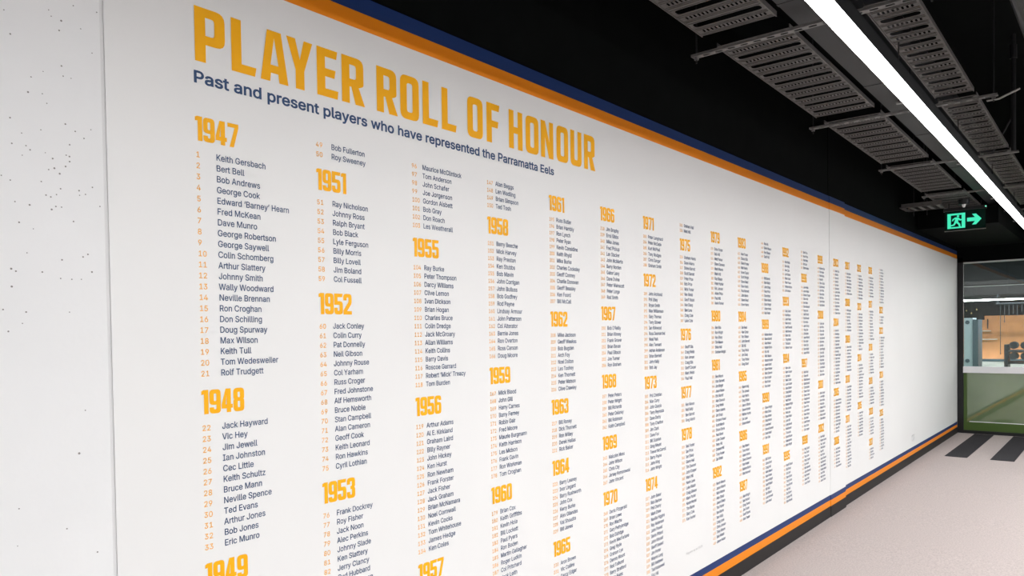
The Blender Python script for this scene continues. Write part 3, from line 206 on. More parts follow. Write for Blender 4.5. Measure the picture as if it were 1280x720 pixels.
def cond(w=.56, s=.195, q=.175):      # condensed display capitals and digits, unit cap height
    G = {}; r = .17; ri = .06; W = w
    G['O'] = [rr(0, 0, W, 1, r), rr(s, q, W-s, 1-q, ri)]
    G['P'] = [rnd([(0, 0), (s, 0), (s, .33), (W, .33, r), (W, 1, r), (0, 1)]), rnd([(s, .33+q), (W-s, .33+q, ri), (W-s, 1-q, ri), (s, 1-q)])]
    G['R'] = [rnd([(0, 0), (s, 0), (s, .36), (s+.045, .36), (W-s-.02, 0), (W+.03, 0), (W-.13, .375), (W, .43, .05), (W, 1, r), (0, 1)]), rnd([(s, .36+q), (W-s, .36+q, ri), (W-s, 1-q, ri), (s, 1-q)])]
    G['L'] = [[(0, 0), (W-.10, 0), (W-.07, q), (s, q), (s, 1), (0, 1)]]
    G['E'] = [[(0, 0), (W-.07, 0), (W-.05, q), (s, q), (s, .42), (W-.14, .42), (W-.11, .42+q), (s, .42+q), (s, 1-q), (W-.09, 1-q), (W-.06, 1), (0, 1)]]
    G['F'] = [[(0, 0), (s, 0), (s, .40), (W-.14, .40), (W-.11, .40+q), (s, .40+q), (s, 1-q), (W-.09, 1-q), (W-.06, 1), (0, 1)]]
    G['A'] = [[(0, 0), (s, 0), (s+.02, .17), (W+.03-s-.02, .17), (W+.03-s, 0), (W+.03, 0), (W-.12, 1), (.15, 1)], [(.215, .33), (W+.03-.215, .33), ((W+.03)/2, .86)]]
    G['Y'] = [[((W-s)/2+.015, 0), ((W+s)/2+.015, 0), ((W+s)/2+.015, .38), (W+.03, 1), (W+.03-s, 1), ((W+.03)/2, .60), (s, 1), (0, 1), ((W-s)/2+.015, .38)]]
    G['H'] = [[(0, 0), (s, 0), (s, .41), (W-s, .41), (W-s, 0), (W, 0), (W, 1), (W-s, 1), (W-s, .41+q), (s, .41+q), (s, 1), (0, 1)]]
    G['N'] = [[(0, 0), (s-.01, 0), (s-.01, .56), (W-s, 0), (W+.01, 0), (W+.01, 1), (W+.02-s, 1), (W+.02-s, .44), (s, 1), (0, 1)]]
    G['U'] = [rnd([(0, 0, r), (W, 0, r), (W, 1), (W-s, 1), (W-s, q, ri), (s, q, ri), (s, 1), (0, 1)])]
    G['0'] = G['O']
    G['8'] = [rnd([(0, 0, r), (W, 0, r), (W, .47, .05), (W-.035, .52), (W, .57, .05), (W, 1, r), (0, 1, r), (0, .57, .05), (.035, .52), (0, .47, .05)]), rr(s, q, W-s, .44, .04), rr(s, .60, W-s, 1-q, .04)]
    n9 = rnd([(0, 0, r), (W, 0, r), (W, 1, r), (0, 1, r), (0, .36, r), (W-s, .36), (W-s, q, ri), (s, q, ri), (s, .26), (0, .26)])
    G['9'] = [n9, rr(s, .36+q*.9, W-s, 1-q, .05)]
    G['6'] = [[(W-x, 1-y) for x, y in l] for l in G['9']]
    G['1'] = [[(.11, 0), (.11+s, 0), (.11+s, 1), (.09, 1), (0, .95), (0, .80), (.11, .82)]]
    G['7'] = [[(.08, 0), (.08+s, 0), (W, .84), (W, 1), (0, 1), (0, 1-q), (W-s+.02, 1-q)]]
    G['4'] = [[(W-s-.08, 0), (W-.08, 0), (W-.08, .17), (W, .17), (W, .17+q), (W-.08, .17+q), (W-.08, 1), (W-s-.12, 1), (0, .34), (0, .17), (W-s-.08, .17)], [(s-.02, .17+q), (W-s-.08, .17+q), (W-s-.08, .74)]]
    G['2'] = [rnd([(0, 0), (W, 0), (W, q), (s+.02, q), (W-.01, .52, .08), (W, .62, .05), (W, 1, r), (0, 1, r), (0, .68), (s, .68), (s, 1-q, ri), (W-s, 1-q, ri), (W-s, .62, .04), (0, .20)])]
    G['3'] = [rnd([(0, 0, r), (W, 0, r), (W, .47, .06), (W-.05, .52), (W, .57, .06), (W, 1, r), (0, 1, r), (0, .68), (s, .68), (s, 1-q, ri), (W-s, 1-q, ri), (W-s, .60, .04), (s+.02, .60), (s+.02, .44), (W-s, .44, .04), (W-s, q, ri), (s, q, ri), (s, .32), (0, .32)])]
    G['5'] = [rnd([(0, 0, r), (W, 0, r), (W, .64, r), (s, .64), (s, 1-q), (W-.03, 1-q), (W, 1), (0, 1), (0, .46), (s, .46), (W-s, .47, ri), (W-s, q, ri), (s, q, ri), (s, .32), (0, .32)])]
    return G
TG = cond(.57, .2, .17); YG = cond(.50, .195, .17)
def year(mb, s, x, ztop, h=.066, y=-.0010):
    for c in s:
        put_glyph(mb, ('Y', c), YG[c], x, ztop-h, h, h, y)
        x += h*(.345 if c == '1' else .535)

# ---------------------------------------------------------------- setting
XL, XE, YR = -3.2, 12.4, -5.2      # ends of the corridor, opposite wall
fz = lambda x: -.11+.0075*x
fl = MB().hexa([(XL, YR, fz(XL)-.1), (XE+.1, YR, fz(XE)-.1), (XE+.1, .05, fz(XE)-.1), (XL, .05, fz(XL)-.1), (XL, YR, fz(XL)), (XE+.1, YR, fz(XE)), (XE+.1, .05, fz(XE)), (XL, .05, fz(XL))]).build('floor', M['carpet'])
tag(fl, 'pinkish grey speckled carpet floor of the corridor', 'floor', kind='structure')
for k in range(9):
    y1 = -.205-.465*k; y0 = y1-.235; a, b = 10.14, 12.36
    tag(MB().hexa([(a, y0, fz(a)), (b, y0, fz(b)), (b, y1, fz(b)), (a, y1, fz(a)), (a, y0, fz(a)+.003), (b, y0, fz(b)+.003), (b, y1, fz(b)+.003), (a, y1, fz(a)+.003)]).build('carpet_stripe', M['stripe'], fl), 'charcoal carpet stripe')
ZC = 3.75
tag(MB().box(XL, XE+.2, YR, .3, ZC, ZC+.1).build('ceiling', M['black']), 'black painted ceiling slab high above the cable trays', 'ceiling', kind='structure')

wl = empty('wall_left', (0, 0, 0), 'long white mural wall with yellow title and columns of names', 'wall', kind='structure')
ZT = 2.502
MB().box(XL, XE, .04, .2, -.2, ZC).build('wall_core', M['black'], wl)
MB().box(XL, .765, .0015, .04, -.12, 2.60).build('concrete_panel', M['concrete'], wl)['label'] = 'white painted concrete panel with pin holes'
MB().box(.762, .774, .003, .04, -.12, 2.60).build('joint', M['groove'], wl)
pits = [(0.68,2.253,1.2),(0.675,2.229,1),(0.575,2.191,1),(0.707,2.297,0.8),(0.759,2.298,0.8),(0.654,2.27,0.7),(0.659,2.257,0.7),(0.722,2.247,0.7),(0.564,2.241,0.7),(0.746,2.196,0.7),(0.678,2.147,1),(0.681,2.124,0.8),(0.614,2.105,0.8),(0.607,2.069,1.1),(0.636,2.072,0.7),(0.645,2.052,0.7),(0.639,2.124,0.6),(0.698,2.123,0.6),(0.57,2.003,0.9),(0.683,2.012,1),(0.704,1.999,0.9),(0.631,1.988,0.7),(0.592,1.973,0.7),(0.723,1.986,0.9),(0.739,2.01,0.7),(0.572,1.946,0.9),(0.6,1.946,0.8),(0.608,1.938,0.9),(0.691,1.965,0.9),(0.654,1.926,1),(0.683,1.939,0.8),(0.69,1.937,1),(0.69,1.925,1),(0.681,1.912,1),(0.657,1.904,1.1),(0.645,1.899,0.8),(0.668,1.893,1.1),(0.639,1.937,0.6),(0.592,1.923,0.6),(0.629,1.869,0.8),(0.567,1.863,0.8),(0.669,1.858,0.9),(0.709,1.859,1),(0.739,1.871,0.9),(0.638,1.839,0.9),(0.648,1.836,0.9),(0.66,1.843,0.8),(0.723,1.852,0.8),(0.575,1.816,0.8),(0.604,1.812,1.1),(0.649,1.807,1.1),(0.658,1.815,0.9),(0.67,1.815,0.8),(0.582,1.77,1),(0.695,1.784,0.9),(0.61,1.758,0.6),(0.564,1.664,1.2),(0.573,1.659,1),(0.564,1.624,1.2),(0.626,1.66,1),(0.668,1.691,1),(0.714,1.701,1),(0.725,1.708,1),(0.733,1.666,1.1),(0.664,1.647,0.8),(0.688,1.646,0.8),(0.709,1.647,0.7),(0.596,1.702,0.7),(0.546,1.572,0.9),(0.591,1.567,1),(0.681,1.568,0.7),(0.555,1.523,1),(0.583,1.541,0.7),(0.694,1.23,1.4),(0.71,1.332,0.8),(0.566,1.121,0.8),(0.663,1.055,0.9),(0.729,0.984,1),(0.561,1.037,0.6),(0.55,1.871,0.7),(0.755,1.827,0.8),(0.71,1.848,0.7)]
mb = MB()
for x, z, r in pits:
    R_ = .0021*r; n = len(mb.v)
    mb.v += [(x+R_*math.cos(t*math.pi/3), .0012, z+R_*math.sin(t*math.pi/3)) for t in range(6)]; mb.f.append(tuple(n+i for i in range(6)))
tag(mb.build('pin_holes', M['pit'], wl), 'small dark pin holes', kind='stuff')
PX0, PX1, YP, YF = 6.437, 6.86, -.004, .012          # pilaster extents and the plane beyond it
segs = ((.7735, PX0, 0.0), (PX0, PX1, YP), (PX1, XE-.03, YF))
zb1 = lambda x: .092+.0045*x          # top of navy stripe, top of orange, top of baseboard
zb2 = lambda x: .048+.0048*x
zb3 = lambda x: -.016+.0068*x
bb = empty('baseboard_left', (0, 0, 0), 'charcoal baseboard running along the foot of the mural wall', 'baseboard', kind='structure')
def band(name, a, b, y, fa, fb, t, material, parent, label=None):
    o = MB().hexa([(a, y-t, fa(a)), (b, y-t, fa(b)), (b, y+.01, fa(b)), (a, y+.01, fa(a)), (a, y-t, fb(a)), (b, y-t, fb(b)), (b, y+.01, fb(b)), (a, y+.01, fb(a))]).build(name, material, parent)
    if label: o['label'] = label
    return o
for a, b, y in segs:
    MB().box(a+.0006, b, y, .04, -.12, ZT).build('lining_panel', M['white'], wl)
    band('lower_navy_stripe', a, b, y, zb2, zb1, .0006, M['navy'], wl, 'navy stripe above the orange one')
    band('lower_orange_stripe', a, b, y, zb3, zb2, .0006, M['orange'], wl, 'orange stripe above the baseboard')
    band('baseboard_strip', a, b, y, fz, zb3, .004, M['base'], bb)
    band('upper_orange_stripe', a, b, y, lambda x: ZT-.001, lambda x: 2.556, .0006, M['orange'], wl, 'orange stripe along the top')
    band('upper_navy_stripe', a, b, y, lambda x: 2.556, lambda x: 2.610, .0006, M['navy'], wl, 'navy stripe along the top')
    MB().box(a, b, y+.008, .04, 2.609, ZC).build('upper_wall', M['black'], wl)
MB().box(XL, .774, .008, .04, 2.60, ZC).build('upper_wall', M['black'], wl)
tag(MB().box(XE-.03, XE-.005, .012, .05, fz(12.4), ZT).build('trim_1', M['alu']), 'thin aluminium corner trim where the mural meets the glass screen', 'trim', kind='structure')
tag(MB().box(XL, XE+.1, YR-.15, YR, -.2, ZC).build('wall_right', mat('charcoal wall', (.035, .035, .035), .8)), 'plain wall on the far side of the corridor', 'wall', kind='structure')
tag(MB().box(XL-.15, XL, YR, .1, -.2, ZC).build('wall_back', mat('mid grey wall', (.06, .06, .06), .8)), 'plain wall behind the viewpoint', 'wall', kind='structure')

# ---------------------------------------------------------------- title and subtitle
TL = list(zip('PLAYERROLLOFHONOUR', [1.004, 1.110, 1.200, 1.287, 1.394, 1.488, 1.630, 1.734, 1.839, 1.934, 2.070, 2.179, 2.314, 2.422, 2.525, 2.637, 2.742, 2.850]))
for c, x in TL:
    b = 2.249+(x-1)*.0050; t = 2.396+(x-1)*.0110; mb = MB(); put_glyph(mb, ('T', c), TG[c], x, b, .153, t-b, -.0012)
    mb.build('title_letter', M['yellow'], wl)['label'] = 'large yellow title letter '+c
mb = MB(); text(mb, 'Past and present players who have represented the Parramatta Eels', .997, 2.1905, .0318, width=1.62, setn='b')
mb.build('subtitle', M['ink'], wl)['label'] = 'navy line of subtitle lettering under the title'

# ---------------------------------------------------------------- roll of names
RP = .0296
rng = random.Random(4)
F1 = 'Ray Ron Ken Bob Jim John Bill Peter Brian Steve Mick Tony Paul Mark Greg Geoff Neil Gary Dave Alan Ian Kevin Chris Graham Eric Glenn Craig Scott Shane Matt Luke Tim Nathan Ben Jason Adam'.split()
L1 = 'Moore Carter Hall Price Burns Wright Adams Sharp Taylor Foster Hill Reed Cole Barrett Jensen Kelly Mason Porter Lane Grant Walsh Palmer Bennett Harris Dawson Hunter Marsh Cooper Ellis Nolan Parker Webb Fraser Gibson'.split()
fill = lambda n: [rng.choice(F1)+' '+rng.choice(L1) for _ in range(n)]
N = lambda s: [t.strip() for t in s.split(',')]
ROLL = [
 (1, [], [('1947', N('Keith Gersbach,Bert Bell,Bob Andrews,George Cook,Edward ‘Barney’ Hearn,Fred McKean,Dave Munro,George Robertson,George Saywell,Colin Schomberg,Arthur Slattery,Johnny Smith,Wally Woodward,Neville Brennan,Ron Croghan,Don Schilling,Doug Spurway,Max Wilson,Keith Tull,Tom Wedesweiler,Rolf Trudgett')),
   ('1948', N('Jack Hayward,Vic Hey,Jim Jewell,Ian Johnston,Cec Little,Keith Schultz,Bruce Mann,Neville Spence,Ted Evans,Arthur Jones,Bob Jones,Eric Munro')), ('1949', fill(15))]),
 (49, N('Bob Fullerton,Roy Sweeney'), [('1951', N('Ray Nicholson,Johnny Ross,Ralph Bryant,Bob Black,Lyle Ferguson,Billy Morris,Billy Lovell,Jim Boland,Col Fussell')),
   ('1952', N('Jack Conley,Colin Curry,Pat Donnelly,Neil Gibson,Johnny Rouse,Col Yarham,Russ Croger,Fred Johnstone,Alf Hemsworth,Bruce Noble,Stan Campbell,Alan Cameron,Geoff Cook,Keith Leonard,Ron Hawkins,Cyril Lothian')),
   ('1953', N('Frank Dockrey,Roy Fisher,Jack Noon,Alec Perkins,Johnny Slade,Ken Slattery,Jerry Clancy,Syd Hubbard')+fill(12))]),
 (96, N('Maurice McClintock,Tom Anderson,John Schafer,Joe Jorgenson,Gordon Aisbett,Bob Gray,Don Roach,Les Weatherall'), [
   ('1955', N('Ray Burke,Peter Thompson,Darcy Williams,Clive Lemon,Ivan Dickson,Brian Hogan,Charles Bruce,Colin Dredge,Jack McGroary,Allan Williams,Keith Collins,Barry Davis,Roscoe Garrard,Robert ‘Mick’ Treacy,Tom Burden')),
   ('1956', N('Arthur Adams,Al E. Kirkland,Graham Laird,Billy Rayner,John Hickey,Ken Hurst,Ron Newham,Frank Forster,Jack Fisher,Jack Graham,Brian McNamara,Noel Cornwall,Kevin Cocks,Tom Whitehouse,James Hedge,Ken Coles')), ('1957', fill(12))]),
 (147, N('Alan Beggs,Len Wadling,Brian Simpson,Ted Tosh'), [
   ('1958', N('Barry Beeche,Mick Harvey,Ray Preston,Ken Stubbs,Bob Mavin,John Corrigan,John Bulluss,Bob Godfrey,Rod Payne,Lindsay Armour,John Patterson,Col Alterator,Bernie Jones,Ron Overton,Ross Carson,Doug Moore')),
   ('1959', N('Mick Blood,John Gill,Harry Carnes,Barry Ferney,Robin Gair,Fred Moore,Maurie Burgmann,Keith Harrison,Les Midson,Frank Gavin,Ron Workman,Tom Croghan')),
   ('1960', N('Brian Cox,Keith Griffiths,Kevin Hole,Bill Lockett,Paul Pyers,Ron Boden,Martin Gallagher,Roger Ludkin,Col Pritchard,Jack Leith')+fill(6))]),
 (195, [], [('1961', N('Russ Butler,Brian Hambly,Ron Lynch,Peter Ryan,Kevin Considine,Keith Rhyld,Mike Burke,Charles Cooksley,Geoff Cooney,Charlie Donovan,Geoff Beasley,Ken Foord,Bill McCall')),
   ('1962', N('Mike Jackson,Geoff Weekes,Bob Bugden,Arch Foy,Noel Dolton,Leo Toohey,Ken Thornett,Peter Matson,Clive Crawley')),
   ('1963', N('Bill Roney,Dick Thornett,Ron Willey,Derek Hallas,Rick Baker')),
   ('1964', N('Barry Leaney,Ivor Lingard,Barry Rushworth,John Cox,Kerry Burke,Alex Gilandas,Val Shoudra,Bill Jones')), ('1965', N('Aron Brown,Vic Collins,Darcy Edgar')+fill(4))]),
 (238, [], [('1966', N('Jim Brophy,Errol Gibbs,Mike Jones,Fred Pickup,Len Stacker,John McMartin,Barry Norden,Gabor Levy,Dave Irvine,Peter Wainscott,Peter Lorge,Rod Smith')),
   ('1967', N('Bob O\'Reilly,Brian Kinney,Frank Grover,Brian Bevan,Paul Gibson,Joe Turner,Ron Graham')),
   ('1968', N('Peter Peters,Peter Wright,Bill Richards,Peter Delaney,Bill Robinson,Keith Campbell')),
   ('1969', N('Malcolm Moss,John Wilson,Chris City,Jersey Komorowski,John Vincent')),
   ('1970', N('Denis Fitzgerald,Brian Lowe,Ron Wachs,Gary Pethybridge,Bob Eldridge,Kevin MacFarlane,Greg Hyde,Graham Lye,Dennis Mount,Rod Tolhurst,Barry Stratford')+fill(4))]),
 (283, [], [('1971', N('Peter Langmack,Peter McDade,Kurt McPhail,Tony Mudgee,Chris Dangar,Graham Smith')),
   ('1972', N('John Archbold,Phil Utley,Bryan Smith,Max Williamson,Gary Thomas,Terry Stower,Ian Kirkwood,Russ Desmarchel,Noel Park,Alex Tennant,Adrian Anderson,Brian Bennett,John Kelly,Bob Jay')),
   ('1973', N('Phil Christian,Max Curry,John Quayle,Terry Reynolds,Dave Darby,Tony Charlton,Jim Clark,Dave Fox,Bill Scanlon,Greg Mount,Trevor McCarroll,Barry Payne,John King,John Wright')),
   ('1974', N('John Baker,Rick Barlow,Phil Cherry,Mark Drew,Neville Higgins,Ray Anderson,John Powell,Denis Pittard,John Kincaid,Geoff Gerard,Jim Porter,Wayne Lang,Bill Andrews,Ted Kubowski')+fill(2))]),
 (333, 2, [('1975', 13), ('1976', 7), ('1977', 4), ('1978', 15)]),
 (374, 0, [('1979', 12), ('1980', 6), ('1981', 18), ('1982', 13)]),
 (423, 0, [('1983', 12), ('1984', 9), ('1985', 9), ('1986', 7), ('1987', 6)]),
 (466, 4, [('1988', 9), ('1989', 13), ('1990', 8), ('1991', 11)]),
 (511, 0, [('1992', 8), ('1993', 10), ('1994', 20), ('1995', 10)]),
 (559, 5, [('1996', 18), ('1997', 16), ('1998', 10)]),
 (608, 0, [('1999', 11), ('2000', 15), ('2001', 8), ('2002', 13)]),
 (655, 0, [('2003', 13), ('2004', 16), ('2005', 10), ('2006', 6)]),
 (700, 0, [('2007', 7), ('2008', 7), ('2009', 8), ('2010', 8), ('2011', 13)]),
 (743, 0, [('2012', 8), ('2013', 12), ('2014', 11), ('2015', 8)]),
 (782, 0, [('2016', 7), ('2017', 10), ('2018', 7), ('2019', 6), ('2020', 6), ('2021', 4)]),
 (822, 12, [('2022', 3), ('2023', 11), ('2024', 9), ('2025', 11)]),
]
HS = .92*1.0
XF = {15: 6.922, 16: 7.297, 17: 7.680, 18: 8.070}
NUDGE = {0: .006, 1: -.006, 2: -.006, 3: -.009, 4: -.004, 5: .001, 6: .005, 7: .012, 8: .011, 9: .010, 10: .005, 11: .004, 12: -.001, 13: -.013, 14: -.016}
BOTTOM_MIN = .19
for k, (num, lead, years) in enumerate(ROLL):
    x = XF.get(k, .9937+.39665*k)+NUDGE.get(k, 0); y0 = YP if k == 14 else (YF if k > 14 else 0)
    if isinstance(lead, int): lead = fill(lead)
    z = 2.089; first = True
    def rows(names, num, z):
        a, b = MB(), MB()
        for nm in names:
            s = str(num)
            if z > BOTTOM_MIN:
                text(a, s, x, z, .0150, hs=.98 if num < 100 else .93, y=y0-.0008, space=.012)
                text(b, nm, x+.0515+(.006 if num < 60 else 0), z, .0172, hs=HS, y=y0-.0008)
            num += 1; z -= RP
        a.build('number_list', M['numeral'], wl); b.build('name_list', M['ink'], wl)
        return num, z
    if lead: num, z = rows(lead, num, z); zt = z+RP-.037
    else: zt = 2.101
    for yr, names in years:
        mb = MB(); year(mb, yr, x, zt, y=y0-.001); mb.build('year_heading', M['yellow'], wl)['label'] = 'yellow year heading '+yr
        if isinstance(names, int): names = fill(names)
        if names: num, z = rows(names, num, zt-.111)
        zt = z+RP-.037
mb = MB(); text(mb, 'Players as at 2025', 3.825, .238, .012, width=.21); mb.build('small_print', M['grey'], wl)['label'] = 'tiny grey line of small print'

# wall outlet
t = empty('wall_outlet', (9.55, YF, .24), 'small white outlet plate low on the mural wall near the glass', 'outlet')
MB().box(-.055, .055, -.006, 0, -.036, .036).build('cover_plate', M['plastic'], t)
for s in (-1, 1): MB().box(s*.025-.012, s*.025+.012, -.009, -.006, -.012, .012).build('socket', M['plastic'], t)

# ---------------------------------------------------------------- glazed screen at the end of the corridor
ws = empty('window_1', (XE, 0, 0), 'glazed screen in a black frame closing the corridor, green lower panels', 'window', kind='structure')
fzE = fz(XE)
MB().box(0, .06, -.062, .03, fzE, 2.52).build('frame_post', M['frame'], ws)
MB().box(0, .06, YR, -.062, fzE, fzE+.045).build('bottom_frame', M['frame'], ws)
MB().box(0, .05, YR, -.062, 2.425, 2.446).build('top_track', M['alu'], ws)
MB().box(-.02, .04, YR, -.062, .857, .947).build('transom_rail', M['rail'], ws)
for i in range(3):
    a = -.064-1.7*i; b = a-1.7
    MB().box(.02, .03, b+.005, a, .947, 2.425).build('pane', M['glass'], ws)
    MB().box(.018, .03, b+.005, a, fzE+.045, .857).build('lower_panel', M['green'], ws)
    if i: MB().box(0, .05, a-.002, a+.007, fzE+.045, 2.425).build('mullion', M['frame'], ws)
MB().box(.012, .018, -.105, -.064, fzE+.045, .857).build('side_edging', M['dgreen'], ws)
MB().box(.010, .018, YR, -.135, .149, .158).build('white_line', M['rail'], ws)
MB().box(.010, .018, YR, -.105, fzE+.045, .149).build('painted_reflection', M['dgreen'], ws)  # floor reflection low in the panels, painted as a dark green strip
tag(MB().box(XE, XE+.1, YR, .2, 2.446, ZC).build('wall_end', M['black']), 'black wall above the glazed screen', 'wall', kind='structure')
tag(MB().box(9.75, 12.38, -.80, -.001, 2.66, 2.86).build('trim_2', M['black']), 'black boxed bulkhead against the mural wall before the glass', 'bulkhead', kind='structure')

# ---------------------------------------------------------------- gym behind the glass
GX = 22.0
tag(MB().box(XE+.1, GX+.1, -6, 3.6, -.15, -.03).build('floor_gym', M['turf']), 'green turf floor of the gym behind the glass', 'floor', kind='structure')
tag(MB().box(XE+.1, GX+.1, -6, 3.6, 3.6, 3.7).build('ceiling_gym', M['black']), 'black ceiling of the gym', 'ceiling', kind='structure')
wg = tag(MB().box(GX, GX+.15, -6, 3.6, -.1, 3.6).build('wall_far', M['gymdark']), 'dark grey gym wall with an orange field', 'wall', kind='structure')
tag(MB().box(XE+.2, GX, 3.5, 3.6, -.1, 3.6).build('wall_gym_left', M['gymdark']), 'dark side wall of the gym', 'wall', kind='structure')
MB().box(GX-.03, GX, -6, .92, .72, 1.80).build('orange_field', M['gymorange'], wg)
MB().box(GX-.03, GX, .92, 1.06, .72, 1.70).build('orange_field', M['gymorange'], wg)
MB().box(GX-.05, GX, -6, 1.5, -.1, .66).build('dado', M['gymlight'], wg)
MB().box(GX-.06, GX, -6, 1.1, .66, .72).build('ledge', M['steelblue'], wg)
tag(MB().box(21.0, 21.35, -6, 3.5, 2.28, 2.62).build('ceiling_beam', M['duct']), 'grey beam crossing the gym under its ceiling', 'beam', kind='structure')
for i, (X, Z, nm, w) in enumerate(((20.0, 2.135, 'bright linear gym light hanging behind the glass', .03), (20.0, 2.45, 'dim upper linear fitting seen through the top of the glass', .012))):
    t = empty('linear_light', (X, 0, Z), nm, 'light')
    MB().box(-.03, .03, -5, 1.3, .012, .04).build('housing', M['frame'] if i == 0 else M['duct'], t)
    MB().box(-.028, .028, -5, 1.3, -.012 if i == 0 else 0, .012).build('diffuser', M['ledg'] if i == 0 else M['alu'], t)
t = empty('linear_light', (17.0, 0, 3.4), 'linear light over the gym floor, hidden high behind the screen', 'light')
MB().box(-.1, .1, -5, 3, .01, .04).build('housing', M['frame'], t); MB().box(-.09, .09, -5, 3, 0, .01).build('diffuser', M['ledg'], t)
t = empty('linear_light', (20.2, 0, 3.4), 'second linear light over the gym floor near its orange wall', 'light')
MB().box(-.1, .1, -5, 3, .01, .04).build('housing', M['frame'], t); MB().box(-.09, .09, -5, 3, 0, .01).build('diffuser', M['ledg'], t)
# rack
t = empty('dumbbell_rack', (20, 0, -.03), 'dark dumbbell rack with two shelves before the orange wall', 'rack')
for y in (.23, -1.1): MB().box(-.22, .22, y-.035, y+.035, 0, 1.15).build('upright', M['iron'], t)
for z in (1.0, .745, .45): MB().hexa([(-.2, -1.07, z-.03), (.2, -1.07, z+.0), (.2, .2, z+.0), (-.2, .2, z-.03), (-.2, -1.07, z), (.2, -1.07, z+.03), (.2, .2, z+.03), (-.2, .2, z)]).build('shelf', M['iron'], t)
db = empty('dumbbell', (20, 0, 1.08), '', 'dumbbell', 'dumbbells on the rack')
for s in (-1, 1):
    MB().tube((s*.05, 0, 0), (s*.16, 0, 0), .085, .085, 8).build('head', M['iron'], db)
MB().tube((-.05, 0, 0), (.05, 0, 0), .018).build('handle', M['alu'], db)
used = False
for z, row in ((1.10, 'upper'), (.86, 'lower')):
    for k, w in enumerate(('nearest the upright', 'second from the upright', 'third from the upright', 'fourth from the upright', 'fifth from the upright')):
        o = db if not used else copytree(db); used = True
        o.location = (20, .10-.21*k, z); o['label'] = 'round dark dumbbell on the %s shelf, %s' % (row, w)
# cabinet tower
t = empty('exercise_tower', (20, .965, -.03), 'pale blue exercise tower with dark round handles at the left of the gym', 'machine')
MB().box(-.25, .25, -.105, .105, .55, 1.76).build('front_panel', M['blue'], t)
MB().box(-.25, .25, -.105, .105, 0, .55).build('base_cabinet', M['steelblue'], t)
MB().box(-.3, .3, -.215, -.108, 0, 1.72).build('side_column', M['steelblue'], t)
for z in (1.66, .78): MB().tube((-.27, 0, z), (-.25, 0, z), .045, k=14).build('round_handle', M['steelblue'], t)
for i, (y, z, l) in enumerate(((.76, 1.42, .22), (.70, 1.21, .36))):
    t = empty('wall_bar', (GX-.14, y+.12, z), ('upper' if i == 0 else 'lower')+' short white bar beside the blue tower', 'bar')
    MB().tube((0, -l/2, 0), (0, l/2, 0), .012).build('bar', M['rail'], t)
    for s in (-1, 1): MB().box(0, .11, s*l*.35-.01, s*l*.35+.01, -.01, .01).build('bracket', M['iron'], t)
for i, (y, z, l) in enumerate(((-.45, 1.42, .9), (-.52, 1.2, .9))):
    t = empty('wall_bar', (GX-.14, y, z), ('upper' if i == 0 else 'lower')+' long white bar above the dumbbell rack', 'bar')
    MB().tube((0, -l/2, 0), (0, l/2, 0), .012).build('bar', M['rail'], t)
    for s in (-1, 1): MB().box(0, .11, s*l*.4-.01, s*l*.4+.01, -.01, .01).build('bracket', M['iron'], t)
t = empty('climbing_peg', (GX-.05, .85, 1.5), 'short black vertical bar at the top left of the orange wall', 'bar')
MB().tube((0, 0, -.02), (0, 0, .22), .012).build('rod', M['iron'], t)
MB().box(0, .05, -.012, .012, .08, .11).build('bracket', M['iron'], t)
for i, y in enumerate((.45, .37, .28, .20, .12, .03)):
    t = empty('hanging_rope', (20.8, y, .9), 'thin dark rope hanging before the orange wall, %s from the left' % ('first', 'second', 'third', 'fourth', 'fifth', 'sixth')[i], 'rope', 'ropes before the orange wall')
    MB().tube((0, 0, (.0, .75, .9, .95, .9, 1.0)[i]), (0, 0, 1.15), .007, k=6).build('cord', M['iron'], t)
    MB().tube((0, 0, (.0, .75, .9, .95, .9, 1.0)[i]-.03), (0, 0, (.0, .75, .9, .95, .9, 1.0)[i]), .012, k=6).build('end_knot', M['iron'], t)
t = empty('rig_bar', (20.8, .24, 2.06), 'dark horizontal rig bar that carries the ropes, hung under the gym beam', 'bar')
MB().tube((0, -.9, 0), (0, .3, 0), .02).build('bar', M['iron'], t)
for y in (-.85, .27): MB().box(-.015, .25, y-.015, y+.015, 0, .22).build('hanger', M['iron'], t)
t = empty('pendant_lamp', (19.5, .95, 1.82), 'small warm brass lamp cluster above the blue tower', 'lamp')
for dy, dz in ((-.1, 0), (0, .06), (.1, .02), (-.2, .08)):
    MB().tube((0, dy, dz), (0, dy, dz+.03), .012, .005, 6).build('shade', M['gold'], t)
    MB().tube((0, dy, dz+.03), (0, dy, 1.75), .002, k=4).build('cord', M['iron'], t)

# ---------------------------------------------------------------- ceiling services
struts = [1.62, 3.37, 5.085, 6.83, 8.50, 10.2]
OFF = lambda x, s: s*(x-3.3)
def strut(i, x, y0, y1):
    t = empty('strut_channel', (x, 0, 2.83), '', 'strut', 'slotted channels carrying the trays')
    w = .018; loops = [[(-w, y0), (w, y0), (w, y1), (-w, y1)]]
    y = y0+.03
    while y < y1-.05: loops.append(rr(-.0085, y, .0085, y+.036, .006, 2)); y += .062
    MB().prism(loops, lambda a, b, d: (a, b, d), .0025).build('slotted_web', M['strut'], t, fix=True)
    for s in (-1, 1): MB().box(s*w-.0012, s*w+.0012, y0, y1, 0, .012).build('flange', M['strut'], t)
    for y in ((y0+.02, y1-.02) if i != 3 else (y1-.02,)):
        MB().tube((0, y, -.03), (0, y, ZC-2.83), .004, k=8).build('threaded_rod', M['duct'], t)
        MB().tube((0, y, -.014), (0, y, 0), .011, k=6).build('nut', M['strut'], t)
    return t
SL = ['behind the viewpoint', 'nearest in view, crossing at the top', 'second in view', 'third in view', 'fourth in view', 'farthest, near the exit sign']
